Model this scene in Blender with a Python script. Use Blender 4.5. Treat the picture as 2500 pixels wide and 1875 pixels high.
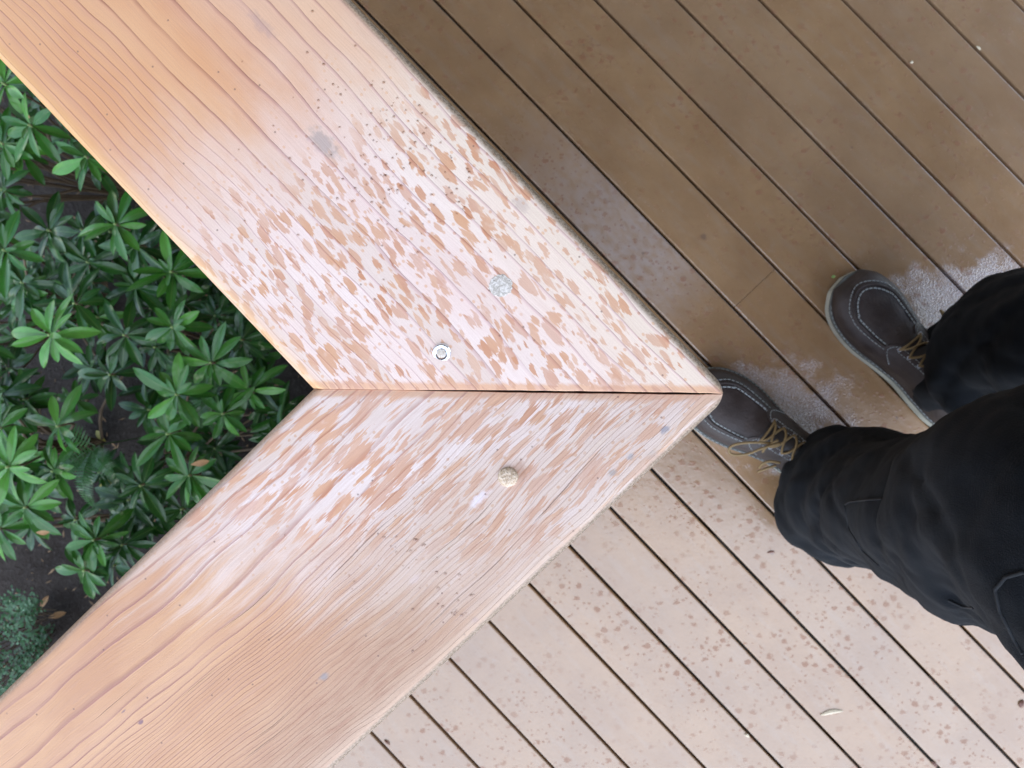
import bpy, bmesh, math, random
import numpy as np
from math import sin, cos, pi, sqrt, radians, floor
from mathutils import Vector, Matrix, Euler
from mathutils.bvhtree import BVHTree
random.seed(7); rng = np.random.default_rng(11)
for o in list(bpy.data.objects): bpy.data.objects.remove(o)
S = bpy.context.scene
COL = S.collection

# ------------------------------------------------------------------ camera
FPX, CX, CY, CAM_H = 1878.0, 1250.0, 937.5, 1.25
RA, RB, TH = -0.02077267, 0.05518432, 0.76440753
ROT = (Matrix.Rotation(RA, 3, 'X') @ Matrix.Rotation(RB, 3, 'Y'))
cam = bpy.data.objects.new('camera', bpy.data.cameras.new('camera')); COL.objects.link(cam)
cam.matrix_world = Matrix.Translation((0, 0, CAM_H)) @ ROT.to_4x4()
cam.data.sensor_width = 36; cam.data.lens = 36 * FPX / 2500
cam.data.clip_start = 0.01; cam.data.clip_end = 800
cam.data.dof.use_dof = True; cam.data.dof.focus_distance = 0.375; cam.data.dof.aperture_fstop = 24
S.camera = cam
# ------------------------------------------------------------------ sky, sun, exposure
SUN_EL, SUN_AZ = radians(66), radians(-70)        # azimuth measured in the xy plane
W = bpy.data.worlds.new('World'); S.world = W; W.use_nodes = True
nt = W.node_tree; nt.nodes.clear()
sky = nt.nodes.new('ShaderNodeTexSky'); sky.sky_type = 'NISHITA'; sky.sun_disc = False
sky.sun_elevation = SUN_EL; sky.sun_rotation = pi / 2 - SUN_AZ
sky.air_density = 1.0; sky.dust_density = 0.0; sky.ozone_density = 1.0
hs = nt.nodes.new('ShaderNodeHueSaturation'); hs.inputs['Saturation'].default_value = 0.70
bg = nt.nodes.new('ShaderNodeBackground'); bg.inputs[1].default_value = 0.15
wo = nt.nodes.new('ShaderNodeOutputWorld')
nt.links.new(sky.outputs[0], hs.inputs['Color']); nt.links.new(hs.outputs[0], bg.inputs[0]); nt.links.new(bg.outputs[0], wo.inputs[0])
sun = bpy.data.objects.new('sun', bpy.data.lights.new('sun', 'SUN')); COL.objects.link(sun)
sun.data.energy = 0.75; sun.data.angle = radians(90); sun.data.color = (1.0, 0.985, 0.98)
sd = Vector((cos(SUN_EL) * cos(SUN_AZ), cos(SUN_EL) * sin(SUN_AZ), sin(SUN_EL)))
sun.rotation_euler = sd.to_track_quat('Z', 'Y').to_euler()
S.view_settings.view_transform = 'Standard'; S.view_settings.look = 'None'
S.view_settings.exposure = 2.20; S.view_settings.gamma = 1
S.render.engine = 'CYCLES'
S.cycles.max_bounces = 8

# ------------------------------------------------------------------ helpers
RAIL_Z = 0.885
U = Vector((sin(TH), -cos(TH), 0)); WV = Vector((cos(TH), sin(TH), 0))   # along / across the deck boards
def uw(u, w, z=0.0): return U * u + WV * w + Vector((0, 0, z))
def ray(x, y): return (ROT @ Vector(((x - CX) / FPX, -(y - CY) / FPX, -1))).normalized()
def at(x, y, z):
    d = ray(x, y); t = (CAM_H - z) / -d.z
    return Vector((0, 0, CAM_H)) + d * t
def to_uw(p): return p.dot(U), p.dot(WV)
def tag(o, label=None, cat=None, group=None, kind=None):
    if label: o['label'] = label
    if cat: o['category'] = cat
    if group: o['group'] = group
    if kind: o['kind'] = kind
    return o
def empty(name, loc=(0, 0, 0), rz=0):
    o = bpy.data.objects.new(name, None); COL.objects.link(o); o.location = loc; o.rotation_euler = (0, 0, rz)
    o.empty_display_size = 0.05; return o
def link(name, me, mat=None, parent=None, loc=None, rot=None):
    o = bpy.data.objects.new(name, me); COL.objects.link(o)
    if mat and not me.materials: me.materials.append(mat)
    if parent is not None: o.parent = parent
    if loc is not None: o.location = loc
    if rot is not None: o.rotation_euler = rot
    return o
def mesh(name, v, f, smooth=True, sharp=35):
    me = bpy.data.meshes.new(name); me.from_pydata([tuple(p) for p in v], [], [tuple(q) for q in f]); me.update()
    if smooth:
        me.shade_smooth()
        if sharp: me.set_sharp_from_angle(angle=radians(sharp))
    return me
def frame(t):
    t = t.normalized(); a = Vector((0, 0, 1)) if abs(t.z) < 0.9 else Vector((1, 0, 0))
    n = t.cross(a).normalized(); return n, t.cross(n).normalized()
class MB:
    def __init__(s): s.v = []; s.f = []
    def tube(s, pts, r, n=8, cap=True):
        pts = [Vector(p) for p in pts]; b = len(s.v); m = len(pts)
        rr = r if isinstance(r, (list, tuple)) else [r] * m
        pn = None
        for i, p in enumerate(pts):
            t = (pts[min(i + 1, m - 1)] - pts[max(i - 1, 0)]); t.normalize()
            if pn is None: pn, _ = frame(t)
            pn = (pn - t * pn.dot(t)).normalized(); bn = t.cross(pn)
            for k in range(n):
                a = 2 * pi * k / n; s.v.append(p + (pn * cos(a) + bn * sin(a)) * rr[i])
        for i in range(m - 1):
            for k in range(n):
                s.f.append((b + i * n + k, b + i * n + (k + 1) % n, b + (i + 1) * n + (k + 1) % n, b + (i + 1) * n + k))
        if cap:
            s.f.append(tuple(b + k for k in range(n))[::-1]); s.f.append(tuple(b + (m - 1) * n + k for k in range(n)))
    def add(s, v, f):
        b = len(s.v); s.v += [Vector(p) for p in v]; s.f += [tuple(b + i for i in q) for q in f]
    def box(s, c, x, y, z):
        c = Vector(c); x = Vector(x); y = Vector(y); z = Vector(z)
        v = [c + x * i + y * j + z * k for k in (-1, 1) for j in (-1, 1) for i in (-1, 1)]
        s.add(v, [(0, 2, 3, 1), (4, 5, 7, 6), (0, 1, 5, 4), (2, 6, 7, 3), (0, 4, 6, 2), (1, 3, 7, 5)])
    def build(s, name, mat=None, parent=None, smooth=True, sharp=35, **k):
        return link(name, mesh(name, s.v, s.f, smooth, sharp), mat, parent, **k)
def smooth_path(pts, n=6):
    P = [Vector(p) for p in pts]; out = []
    for i in range(len(P) - 1):
        p0 = P[max(i - 1, 0)]; p1 = P[i]; p2 = P[i + 1]; p3 = P[min(i + 2, len(P) - 1)]
        for k in range(n):
            t = k / n
            out.append(0.5 * ((2 * p1) + (p2 - p0) * t + (2 * p0 - 5 * p1 + 4 * p2 - p3) * t * t + (3 * p1 - p0 - 3 * p2 + p3) * t ** 3))
    out.append(P[-1]); return out

# ------------------------------------------------------------------ node helper
class NT:
    def __init__(s, name):
        s.m = bpy.data.materials.new(name); s.m.use_nodes = True; s.t = s.m.node_tree; s.t.nodes.clear()
        s.out = s.n('ShaderNodeOutputMaterial'); s.bsdf = s.n('ShaderNodeBsdfPrincipled')
        s.t.links.new(s.bsdf.outputs[0], s.out.inputs[0])
    def n(s, k): return s.t.nodes.new(k)
    def put(s, sock, v):
        if v is None: return
        if isinstance(v, bpy.types.NodeSocket): s.t.links.new(v, sock)
        else: sock.default_value = v
    def m_(s, op, a, b=None, c=None, clamp=False):
        q = s.n('ShaderNodeMath'); q.operation = op; q.use_clamp = clamp
        for i, v in enumerate((a, b, c)): s.put(q.inputs[i], v) if v is not None else None
        return q.outputs[0]
    def add(s, a, b): return s.m_('ADD', a, b)
    def sub(s, a, b): return s.m_('SUBTRACT', a, b)
    def mul(s, a, b): return s.m_('MULTIPLY', a, b)
    def mx(s, a, b): return s.m_('MAXIMUM', a, b)
    def mn(s, a, b): return s.m_('MINIMUM', a, b)
    def coord(s, kind='Object'):
        q = s.n('ShaderNodeTexCoord'); return q.outputs[kind]
    def pos(s): return s.n('ShaderNodeNewGeometry').outputs['Position']
    def sep(s, v):
        q = s.n('ShaderNodeSeparateXYZ'); s.put(q.inputs[0], v); return q.outputs[0], q.outputs[1], q.outputs[2]
    def comb(s, x, y, z=0.0):
        q = s.n('ShaderNodeCombineXYZ')
        for i, v in enumerate((x, y, z)): s.put(q.inputs[i], v)
        return q.outputs[0]
    def noise(s, v, scale, detail=2.0, rough=0.5, dim='3D', color=False):
        q = s.n('ShaderNodeTexNoise'); q.noise_dimensions = dim; s.put(q.inputs['Vector'], v)
        q.inputs['Scale'].default_value = scale; q.inputs['Detail'].default_value = detail; q.inputs['Roughness'].default_value = rough
        return q.outputs[1 if color else 0]
    def vor(s, v, scale, rnd=1.0, dim='2D', feat='F1'):
        q = s.n('ShaderNodeTexVoronoi'); q.voronoi_dimensions = dim; q.feature = feat; s.put(q.inputs['Vector'], v)
        q.inputs['Scale'].default_value = scale; q.inputs['Randomness'].default_value = rnd
        return q.outputs['Distance'], q.outputs['Color']
    def ss(s, v, lo, hi, a=0.0, b=1.0):
        q = s.n('ShaderNodeMapRange'); q.interpolation_type = 'SMOOTHSTEP'
        for i, x in enumerate((v, lo, hi, a, b)): s.put(q.inputs[i], x)
        return q.outputs[0]
    def mix(s, f, a, b, mode='MIX'):
        q = s.n('ShaderNodeMix'); q.data_type = 'RGBA'; q.blend_type = mode
        s.put(q.inputs[0], f)
        for i, v in ((6, a), (7, b)):
            if isinstance(v, tuple) and len(v) == 3: v = v + (1.0,)
            s.put(q.inputs[i], v)
        return q.outputs[2]
    def curve(s, v, pts):
        q = s.n('ShaderNodeFloatCurve'); s.put(q.inputs[1], v); c = q.mapping.curves[0]
        while len(c.points) > 2: c.points.remove(c.points[1])
        c.points[0].location = pts[0]; c.points[-1].location = pts[-1]
        for p in pts[1:-1]: c.points.new(*p)
        q.mapping.update(); return q.outputs[0]
    def bump(s, h, dist, strength=1.0, normal=None):
        q = s.n('ShaderNodeBump'); q.inputs['Strength'].default_value = strength; q.inputs['Distance'].default_value = dist
        s.put(q.inputs['Height'], h)
        if normal is not None: s.put(q.inputs['Normal'], normal)
        return q.outputs[0]
    def white(s, v):
        q = s.n('ShaderNodeTexWhiteNoise'); q.noise_dimensions = '1D'; s.put(q.inputs['W'], v); return q.outputs[0]
    def rnd(s): return s.n('ShaderNodeObjectInfo').outputs['Random']
    def done(s, col=None, rough=0.5, normal=None, **k):
        if isinstance(col, tuple) and len(col) == 3: col = col + (1.0,)
        s.put(s.bsdf.inputs['Base Color'], col); s.put(s.bsdf.inputs['Roughness'], rough)
        if normal is not None: s.put(s.bsdf.inputs['Normal'], normal)
        for a, b in k.items(): s.put(s.bsdf.inputs[a.replace('_', ' ')], b)
        return s.m
def plain(name, col, rough=0.6, var=0.15, scale=60, bump=0.0005, **k):
    t = NT(name); c = t.coord(); n = t.noise(c, scale, 4, 0.6)
    f = t.ss(n, 0.3, 0.7)
    a = tuple(x * (1 - var) for x in col); b = tuple(min(1, x * (1 + var)) for x in col)
    return t.done(t.mix(f, a, b), rough, t.bump(n, bump), **k)

# ------------------------------------------------------------------ cedar material (x along the grain from the mitre, y across 0..0.14)
def cedar(name, upper):
    t = NT(name); c = t.coord(); x, y, z = t.sep(c)
    # ring warp
    wv = t.noise(t.comb(t.mul(x, 7), t.mul(y, 16), 1.3 if upper else 7.7), 1.0, 2)
    wv2 = t.noise(t.comb(t.mul(x, 45), t.mul(y, 60), 4.1), 1.0, 2)
    yw = t.add(y, t.add(t.mul(t.sub(wv, 0.5), 0.017 if upper else 0.022), t.mul(t.sub(wv2, 0.5), 0.0016)))
    if not upper:   # cathedral sweep: rings bend towards the inner edge away from the mitre
        yw = t.add(yw, t.mul(t.m_('POWER', t.mx(t.mul(x, -1), 0.0), 1.6), 0.16))
    v01 = t.m_('MULTIPLY', yw, 1 / 0.14, clamp=False)
    if upper: pts = [(0, 0), (0.12, .20), (0.30, .48), (0.40, .59), (0.60, .70), (0.8, .84), (1, 1)]; NR = 20
    else: pts = [(0, 0), (0.2, .09), (0.45, .17), (0.58, .36), (0.8, .70), (1, 1)]; NR = 42
    ph = t.mul(t.curve(v01, pts), NR)
    fl = t.m_('FLOOR', ph); fr = t.m_('FRACT', ph); r1 = t.white(fl)
    rate = 1.0
    line = t.mx(t.ss(fr, 0.80, 0.985), 0.0)
    fall = t.ss(fr, 0.985, 1.0, 1.0, 0.0)
    line = t.mul(line, fall)                              # soft rise then a sharp latewood edge
    grad = t.m_('POWER', fr, 1.6)
    brk = t.ss(t.noise(t.comb(t.mul(x, 22), t.mul(fl, 3.7), 0), 1.0, 3), 0.25, 0.6, 0.35, 1.0)
    line = t.mul(line, brk)
    # fine fibre streaks
    fib = t.noise(t.comb(t.mul(x, 28), t.mul(yw, 1500), 2.0), 1.0, 3, 0.6)
    fib2 = t.noise(t.comb(t.mul(x, 60), t.mul(yw, 420), 9.0), 1.0, 3, 0.6)
    blot = t.noise(t.comb(t.mul(x, 14), t.mul(y, 30), 3.0), 1.0, 3, 0.6)
    speck = t.noise(c, 1500, 2, 0.6)
    # dry and wet colours (stain is in the wood itself)
    dry = t.mix(t.ss(blot, 0.35, 0.65), (0.73, 0.56, 0.49), (0.76, 0.62, 0.55)) if upper else t.mix(t.ss(blot, 0.35, 0.65), (0.60, 0.48, 0.42), (0.73, 0.63, 0.60))
    sap = (0.74, 0.61, 0.45)
    dry = t.mix(t.mul(t.ss(t.white(t.add(fl, 31.0)), 0.35, 0.75), 0.55), dry, (0.62, 0.49, 0.40))
    if upper: dry = t.mix(t.ss(t.add(x, t.mul(y, -.25)), -0.16, -0.055, 0.8, 0.0), dry, (0.68, 0.47, 0.36))
    if upper: dry = t.mix(t.ss(y, 0.085, 0.130, 0.0, 0.5), dry, sap)
    dry = t.mix(t.mul(line, 0.75), dry, (0.46, 0.27, 0.26) if upper else (0.40, 0.22, 0.18))
    wet = t.mix(t.ss(blot, 0.3, 0.7), (0.63, 0.315, 0.150), (0.67, 0.37, 0.190)) if upper else t.mix(t.ss(blot, 0.3, 0.7), (0.50, 0.260, 0.130), (0.60, 0.345, 0.182))
    wet = t.mix(t.mul(grad, t.add(0.15, t.mul(r1, 0.5))), wet, (0.50, 0.245, 0.175) if upper else (0.46, 0.25, 0.18))
    wet = t.mix(t.mul(line, 0.85), wet, (0.30, 0.105, 0.055) if upper else (0.30, 0.125, 0.095))
    # damp zones: x is 0 at the inner mitre corner, negative away from the mitre, up to +0.14 at the tip
    if upper:
        zn = t.add(t.add(x, t.mul(t.sub(t.noise(t.comb(t.mul(x, 30), t.mul(y, 60), 5), 1.0, 4, 0.65), 0.5), 0.075)), t.mul(y, -0.34))
        zone = t.mx(t.ss(zn, -0.175, -0.090, 1.0, 0.0), t.ss(t.add(x, t.mul(y, -0.2)), -0.19, -0.060, 0.6, 0.0))
        zone = t.mul(zone, t.ss(t.add(y, t.mul(blot, 0.03)), 0.085, 0.125, 1.0, 0.62))
        dens = t.ss(t.add(t.add(x, t.mul(y, -0.28)), t.mul(t.sub(blot, 0.5), 0.12)), -0.150, -0.060)
    else:
        zn = t.add(t.add(x, t.mul(t.sub(t.noise(t.comb(t.mul(x, 22), t.mul(y, 130), 5), 1.0, 4, 0.65), 0.5), 0.10)), t.mul(y, -0.85))
        zn = t.add(zn, t.mul(t.sub(t.noise(t.comb(t.mul(x, 10), t.mul(yw, 420), 8.8), 1.0, 3, 0.6), 0.5), 0.11))
        zone = t.ss(zn, -0.165, -0.075, 1.0, 0.0)
        zone = t.mx(zone, t.mul(t.ss(zn, -0.20, -0.03, 0.8, 0.0), 1.0))
        dens = t.ss(t.add(x, t.mul(y, -0.95)), -0.165, -0.075)
    feather = t.add(t.mul(t.sub(fib2, 0.5), 0.55), t.mul(t.sub(t.noise(t.comb(t.mul(x, 130), t.mul(y, 420), 0.3), 1.0, 2), 0.5), 0.38))
    SH, SK = (0.0, 0.12) if upper else (0.0, 0.0)
    comb_ = t.add(t.mul(t.sub(t.noise(t.comb(t.mul(x, 25), t.mul(yw, 1100), 6.6), 1.0, 2, 0.6), 0.5), 0.010 if upper else 0.026), t.mul(t.sub(t.noise(t.comb(t.mul(x, 20), t.mul(yw, 300), 2.6), 1.0, 1), 0.5), 0.008 if upper else 0.02))
    xs_ = t.add(x, comb_)
    def spots(sx, sy, seed, rmin, rmax, keep, fe=1.0):
        vx = t.comb(t.add(t.mul(xs_, sx), seed), t.mul(t.add(yw, t.mul(x, SK)), sy), 0)
        d, col = t.vor(vx, 1.0, 0.85); cr, cg, cb = t.sep(col)
        rad = t.mul(t.add(t.m_('ADD', rmin, t.mul(cr, rmax - rmin)), t.mul(t.sub(t.noise(t.comb(t.mul(x, 30), t.mul(yw, 110), seed), 1.0, 2), 0.47), 0.75)), t.ss(t.sub(keep, cg), 0.0, 0.02))
        dd = t.add(d, t.mul(feather, fe)); return t.mul(t.ss(t.sub(rad, dd), -0.03, 0.045), t.ss(cb, 0.0, 1.0, 0.65, 1.0)), cb
    if upper:
        s1, b1 = spots(76, 185, 3.1, 0.12, 0.50, 0.46, 0.28); s2, _ = spots(135, 310, 9.7, 0.12, 0.48, 0.40, 0.32); s3, _ = spots(95, 215, 21.3, 0.15, 0.52, 0.34, 0.28)
    else:
        s1, b1 = spots(52, 150, 3.1, 0.20, 0.50, 0.50, 0.5); s2, _ = spots(80, 320, 9.7, 0.2, 0.50, 0.50, 0.5); s3, _ = spots(60, 210, 21.3, 0.2, 0.5, 0.4, 0.5)
    sp = t.mul(t.mx(t.mx(s1, s2), s3), t.mul(t.m_('POWER', dens, 0.9), t.ss(blot, 0.3, 0.7, 0.72, 0.98)))
    sp = t.mul(sp, t.ss(t.noise(t.comb(t.mul(x, 55), t.mul(yw, 90), 12.0), 1.0, 3, 0.6), 0.22, 0.40, 0.25, 1.0))
    # tiny freckles in the transition
    d4, c4 = t.vor(t.comb(t.mul(x, 240), t.mul(y, 300), 0), 1.0); k4 = t.sep(c4)[0]
    fre = t.mul(t.mul(t.ss(d4, 0.16, 0.26, 1.0, 0.0), t.ss(k4, 0.72, 0.75)), t.ss(x, -0.22, -0.16))
    endg = t.ss(t.sub(t.mul(y, CWL / CWU if upper else CWU / CWL), t.add(x, t.mul(fib2, 0.006))), 0.0005, 0.004, 0.75, 0.0)  # rim along the mitre soaks
    m = t.mx(t.mx(zone, sp), t.mx(t.mul(fre, 0.6), endg))
    spotcol = t.mix(b1, (0.50, 0.215, 0.105), (0.58, 0.30, 0.155))
    spotcol = t.mix(t.mul(line, 0.8), spotcol, (0.38, 0.125, 0.055))
    wetall = t.mix(t.ss(t.sub(sp, zone), 0.1, 0.5), wet, spotcol)
    colr = t.mix(m, dry, wetall)
    # fibres, greyed areas, stains
    colr = t.mix(t.ss(fib, 0.35, 0.75, 0.0, 0.16 if upper else 0.34), colr, (0.42, 0.24, 0.17), 'MIX')
    colr = t.mix(t.ss(fib2, 0.55, 0.8, 0.0, 0.12 if upper else 0.3), colr, (0.40, 0.22, 0.16), 'MIX')
    if not upper:
        crk = t.noise(t.comb(t.mul(x, 9), t.mul(yw, 700), 5.5), 1.0, 1)
        crk = t.mul(t.ss(crk, 0.74, 0.80), t.ss(y, 0.02, 0.05))
        colr = t.mix(t.mul(crk, 0.7), colr, (0.22, 0.12, 0.09))
        gy = t.ss(t.add(t.add(y, t.mul(x, 0.25)), t.mul(blot, 0.03)), 0.055, 0.120, 0.0, 0.85)
        gy = t.mul(gy, t.ss(x, -0.06, 0.05, 1.0, 0.4))
        colr = t.mix(gy, colr, t.mix(m, (0.53, 0.40, 0.31), t.mix(t.ss(fib2, 0.4, 0.7), (0.42, 0.265, 0.175), (0.35, 0.195, 0.125))))
    colr = t.mix(t.ss(speck, 0.35, 0.65, 0.0, 0.10), colr, (0.36, 0.22, 0.17))
    def smudge(px, py, rx, ry, colour, amt, seed):
        u_, w_ = to_uw(at(px, py, RAIL_Z))
        lx, ly = ((u_ - IN_U, w_ - IN_W) if upper else (w_ - IN_W, u_ - IN_U))
        dx = t.mul(t.sub(x, lx), 1 / rx); dy = t.mul(t.sub(y, ly), 1 / ry)
        d = t.m_('SQRT', t.add(t.mul(dx, dx), t.mul(dy, dy)))
        d = t.add(d, t.mul(t.sub(t.noise(t.comb(t.mul(x, 350), t.mul(y, 350), seed), 1.0, 3), 0.5), 1.3))
        return t.ss(d, 0.3, 1.0, amt, 0.0), colour
    sm = ([(790, 350, .012, .006, (.30, .25, .23), .6, 1.0), (640, 60, .012, .004, (.36, .24, .22), .35, 2.), (1270, 500, .006, .004, (.4, .3, .26), .5, 4.0)] if upper else
          [(1625, 1050, .0035, .0022, (.20, .20, .24), .8, 1.0), (1540, 1115, .003, .002, (.3, .28, .28), .7, 5.0), (1595, 1110, .004, .003, (.33, .27, .25), .5, 2.0), (1495, 1155, .003, .0025, (.3, .27, .25), .7, 3.0), (790, 1653, .004, .002, (.24, .23, .24), .7, 3.0), (342, 1765, .0022, .0012, (.20, .11, .13), .9, 3.3), (300, 1738, .002, .0007, (.24, .15, .15), .8, 3.9), (1160, 1515, .003, .002, (.35, .22, .22), .6, 4.4), (1170, 1220, .008, .003, (.72, .68, .72), .55, 6.1), (1010, 1415, .005, .002, (.6, .48, .45), .4, 7.1), (1265, 1150, .007, .006, (.36, .2, .13), .6, 8.1)])
    for a in sm:
        mk, cc = smudge(*a); colr = t.mix(mk, colr, cc)
    # pepper specks
    d5, c5 = t.vor(t.comb(t.mul(x, 95), t.mul(y, 95), 0), 1.0); k5 = t.sep(c5)[1]
    pep = t.mul(t.ss(d5, 0.035, 0.06, 1.0, 0.0), t.ss(k5, 0.88, 0.90))
    colr = t.mix(t.mul(pep, 0.65), colr, (0.17, 0.10, 0.08))
    # sanded round-over: yellow cedar at the inner edge, gritty grey dirt along the outer one
    grit = t.noise(c, 900, 3, 0.7)
    edn = t.mul(t.sub(t.noise(t.comb(t.mul(x, 60), 0, 0), 1.0, 3), 0.5), 0.0014)
    if upper:
        colr = t.mix(t.ss(t.add(y, edn), 0.001, 0.009, 0.55, 0.0), colr, (0.60, 0.335, 0.115))
        eo = t.ss(t.add(y, edn), 0.1385, 0.1420)
        colr = t.mix(eo, colr, t.mix(t.ss(grit, 0.4, 0.6), (0.17, 0.12, 0.08), (0.34, 0.27, 0.20)))
    else:
        colr = t.mix(t.ss(t.add(y, edn), 0.0015, 0.0045, 0.75, 0.0), colr, t.mix(t.ss(grit, 0.4, 0.6), (0.28, 0.18, 0.12), (0.40, 0.28, 0.2)))
        eo = t.ss(t.add(y, edn), 0.1370, 0.1394)
        colr = t.mix(t.ss(y, 0.128, 0.135, 0.0, 0.3), colr, (0.58, 0.44, 0.33))
        colr = t.mix(eo, colr, t.mix(t.ss(grit, 0.45, 0.58), (0.20, 0.145, 0.10), (0.36, 0.27, 0.20)))
    # relief: latewood ridges, raised fibres, sanding fuzz
    h = t.add(t.add(t.mul(line, 0.5 if upper else 0.35), t.mul(fib, 0.25 if upper else 0.6)), t.add(t.mul(speck, 0.12), t.mul(grit, t.mul(eo, 0.45))))
    if not upper: h = t.add(h, t.mul(crk, -1.4))
    nb = t.bump(h, 0.00035, 0.9)
    ro = t.add(0.62, t.mul(m, -0.16))
    return t.done(colr, ro, nb, Specular_IOR_Level=0.35)
IN_U, IN_W = -0.0740, -0.0915            # inner mitre corner in deck coordinates
CWU, CWL = 0.1433, 0.1407     # face widths of the upper and the lower cap board
M_up = cedar('cedar_cap_damp', True); M_lo = cedar('cedar_cap_streaked', False)
def timber(name, col):
    t = NT(name); c = t.coord(); x, y, z = t.sep(c)
    n = t.noise(t.comb(t.mul(x, 4), t.mul(y, 60), t.mul(z, 60)), 1.0, 4, 0.6)
    return t.done(t.mix(t.ss(n, 0.3, 0.7), tuple(q * 0.75 for q in col), col), 0.6, t.bump(n, 0.001))
M_post = timber('cedar_post', (0.40, 0.23, 0.14)); M_joist = timber('treated_joist', (0.10, 0.075, 0.05))
M_soffit = timber('soffit_boards', (0.42, 0.36, 0.30)); M_siding = timber('siding', (0.45, 0.40, 0.34)); M_roof = plain('roof_shingle', (0.07, 0.065, 0.06), 0.9)  # for the unseen added building; pale soffit bounces light

# ------------------------------------------------------------------ deck paint
def deck_paint():
    t = NT('wet_brown_deck_paint'); P = t.pos(); px, py, pz = t.sep(P)
    u = t.add(t.mul(px, U.x), t.mul(py, U.y)); w = t.add(t.mul(px, WV.x), t.mul(py, WV.y))
    rn = t.rnd()
    n1 = t.noise(P, 9, 4, 0.6); n2 = t.noise(t.comb(t.mul(u, 14), t.mul(w, 70), 0), 1.0, 3, 0.55); n3 = t.noise(P, 160, 3, 0.6)
    base = t.mix(t.ss(n1, 0.3, 0.7), (0.225, 0.130, 0.062), (0.275, 0.164, 0.080))
    base = t.mix(t.ss(n2, 0.45, 0.8, 0.0, 0.35), base, (0.27, 0.205, 0.15))
    base = t.mix(t.mul(rn, 0.25), base, (0.20, 0.15, 0.11))
    # rain spots and dirt that break the sheen
    d1, c1 = t.vor(t.add_v(P, n3, 0.004) if False else t.comb(t.add(t.mul(u, 62), t.mul(n3, 0.7)), t.add(t.mul(w, 62), t.mul(n3, 0.7)), 0), 1.0); a1 = t.sep(c1)
    d2, c2 = t.vor(t.comb(t.add(t.mul(u, 150), t.mul(n3, 0.9)), t.add(t.mul(w, 150), n3), 0), 1.0); a2 = t.sep(c2)
    clus = t.ss(t.noise(P, 5.5, 2), 0.35, 0.62)
    sp1 = t.mul(t.ss(t.sub(t.mul(a1[0], 0.30), d1), -0.10, 0.07), t.ss(a1[1], 0.5, 0.56))
    sp2 = t.mul(t.ss(t.sub(t.mul(a2[0], 0.34), d2), -0.10, 0.07), t.ss(a2[1], 0.70, 0.75))
    sp = t.mul(t.mx(t.mul(sp1, 0.85), t.mul(sp2, 0.7)), t.add(0.25, t.mul(clus, 0.75)))
    # mist marks fine droplets by the shoes; their sky glints are painted in base
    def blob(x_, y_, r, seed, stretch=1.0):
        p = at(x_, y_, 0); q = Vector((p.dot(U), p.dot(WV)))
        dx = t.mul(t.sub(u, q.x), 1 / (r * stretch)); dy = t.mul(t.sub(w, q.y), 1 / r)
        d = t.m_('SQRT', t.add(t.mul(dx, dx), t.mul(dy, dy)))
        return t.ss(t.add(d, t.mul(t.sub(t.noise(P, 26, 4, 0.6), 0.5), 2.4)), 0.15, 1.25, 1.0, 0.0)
    mist_glint = t.mx(t.mx(blob(1940, 1030, 0.095, 1), blob(1830, 950, 0.05, 1)), t.mx(blob(2290, 740, 0.075, 2), blob(2430, 700, 0.06, 3)))
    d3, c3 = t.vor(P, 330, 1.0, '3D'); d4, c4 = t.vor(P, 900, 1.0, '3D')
    drop = t.mul(t.mx(t.ss(d3, 0.2, 0.6, 1.0, 0.0), t.mul(t.ss(d4, 0.2, 0.6, 1.0, 0.0), 0.5)), mist_glint)
    # bluish sky sheen on the board beside the railing, put into its colour
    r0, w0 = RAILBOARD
    rb_sheen = t.mul(t.mul(t.ss(w, w0 - 0.001, w0 + 0.001), t.ss(w, w0 + 0.0905, w0 + 0.0925, 1.0, 0.0)), t.mul(t.ss(u, -0.40, -0.10), t.ss(u, -0.02, 0.13, 1.0, 0.0)))
    sheen_var = t.ss(t.noise(t.comb(t.mul(u, 60), t.mul(w, 90), 0), 1.0, 5, 0.65), 0.3, 0.7, 0.35, 1.0)
    rb_sheen = t.mul(rb_sheen, t.mul(sheen_var, t.ss(w, w0 + 0.095, w0 + 0.02, 0.35, 1.0) if False else 1.0))
    base = t.mix(t.mul(rb_sheen, 0.42), base, (0.30, 0.28, 0.29))  # grey mix paints the reflected sky on this board
    sky_glint = t.mul(t.ss(t.add(t.noise(t.comb(t.mul(u, 420), t.mul(w, 260), 0), 1.0, 5, 0.8), t.mul(mist_glint, 0.13)), 0.53, 0.68), t.ss(mist_glint, 0.05, 0.5))
    base = t.mix(t.mul(mist_glint, 0.22), base, (0.42, 0.38, 0.42)); base = t.mix(t.mul(sky_glint, 0.34), base, (0.58, 0.56, 0.64))  # pale mixes paint milky sheen and sky sparkle of the droplets
    base = t.mix(t.mul(sp, 0.7), base, (0.20, 0.085, 0.045))
    for (kx, ky, kr) in ((1718, 578, .008), (1570, 618, .004), (2165, 1100, .004), (2190, 1020, .004), (1885, 1350, .005), (2275, 1040, .004), (2080, 360, .003), (1425, 110, .003)):
        kb = at(kx, ky, 0); kq = (kb.dot(U), kb.dot(WV)); dx = t.mul(t.sub(u, kq[0]), 1 / kr); dy = t.mul(t.sub(w, kq[1]), 1.3 / kr)
        kd = t.add(t.m_('SQRT', t.add(t.mul(dx, dx), t.mul(dy, dy))), t.mul(t.sub(n3, 0.5), 1.2)); base = t.mix(t.ss(kd, 0.3, 1.0, 0.7, 0.0), base, (0.12, 0.075, 0.055))
    scuff = t.ss(t.noise(P, 34, 5, 0.7), 0.60, 0.76, 0.0, 0.35)
    base = t.mix(scuff, base, (0.30, 0.24, 0.19))
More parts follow.
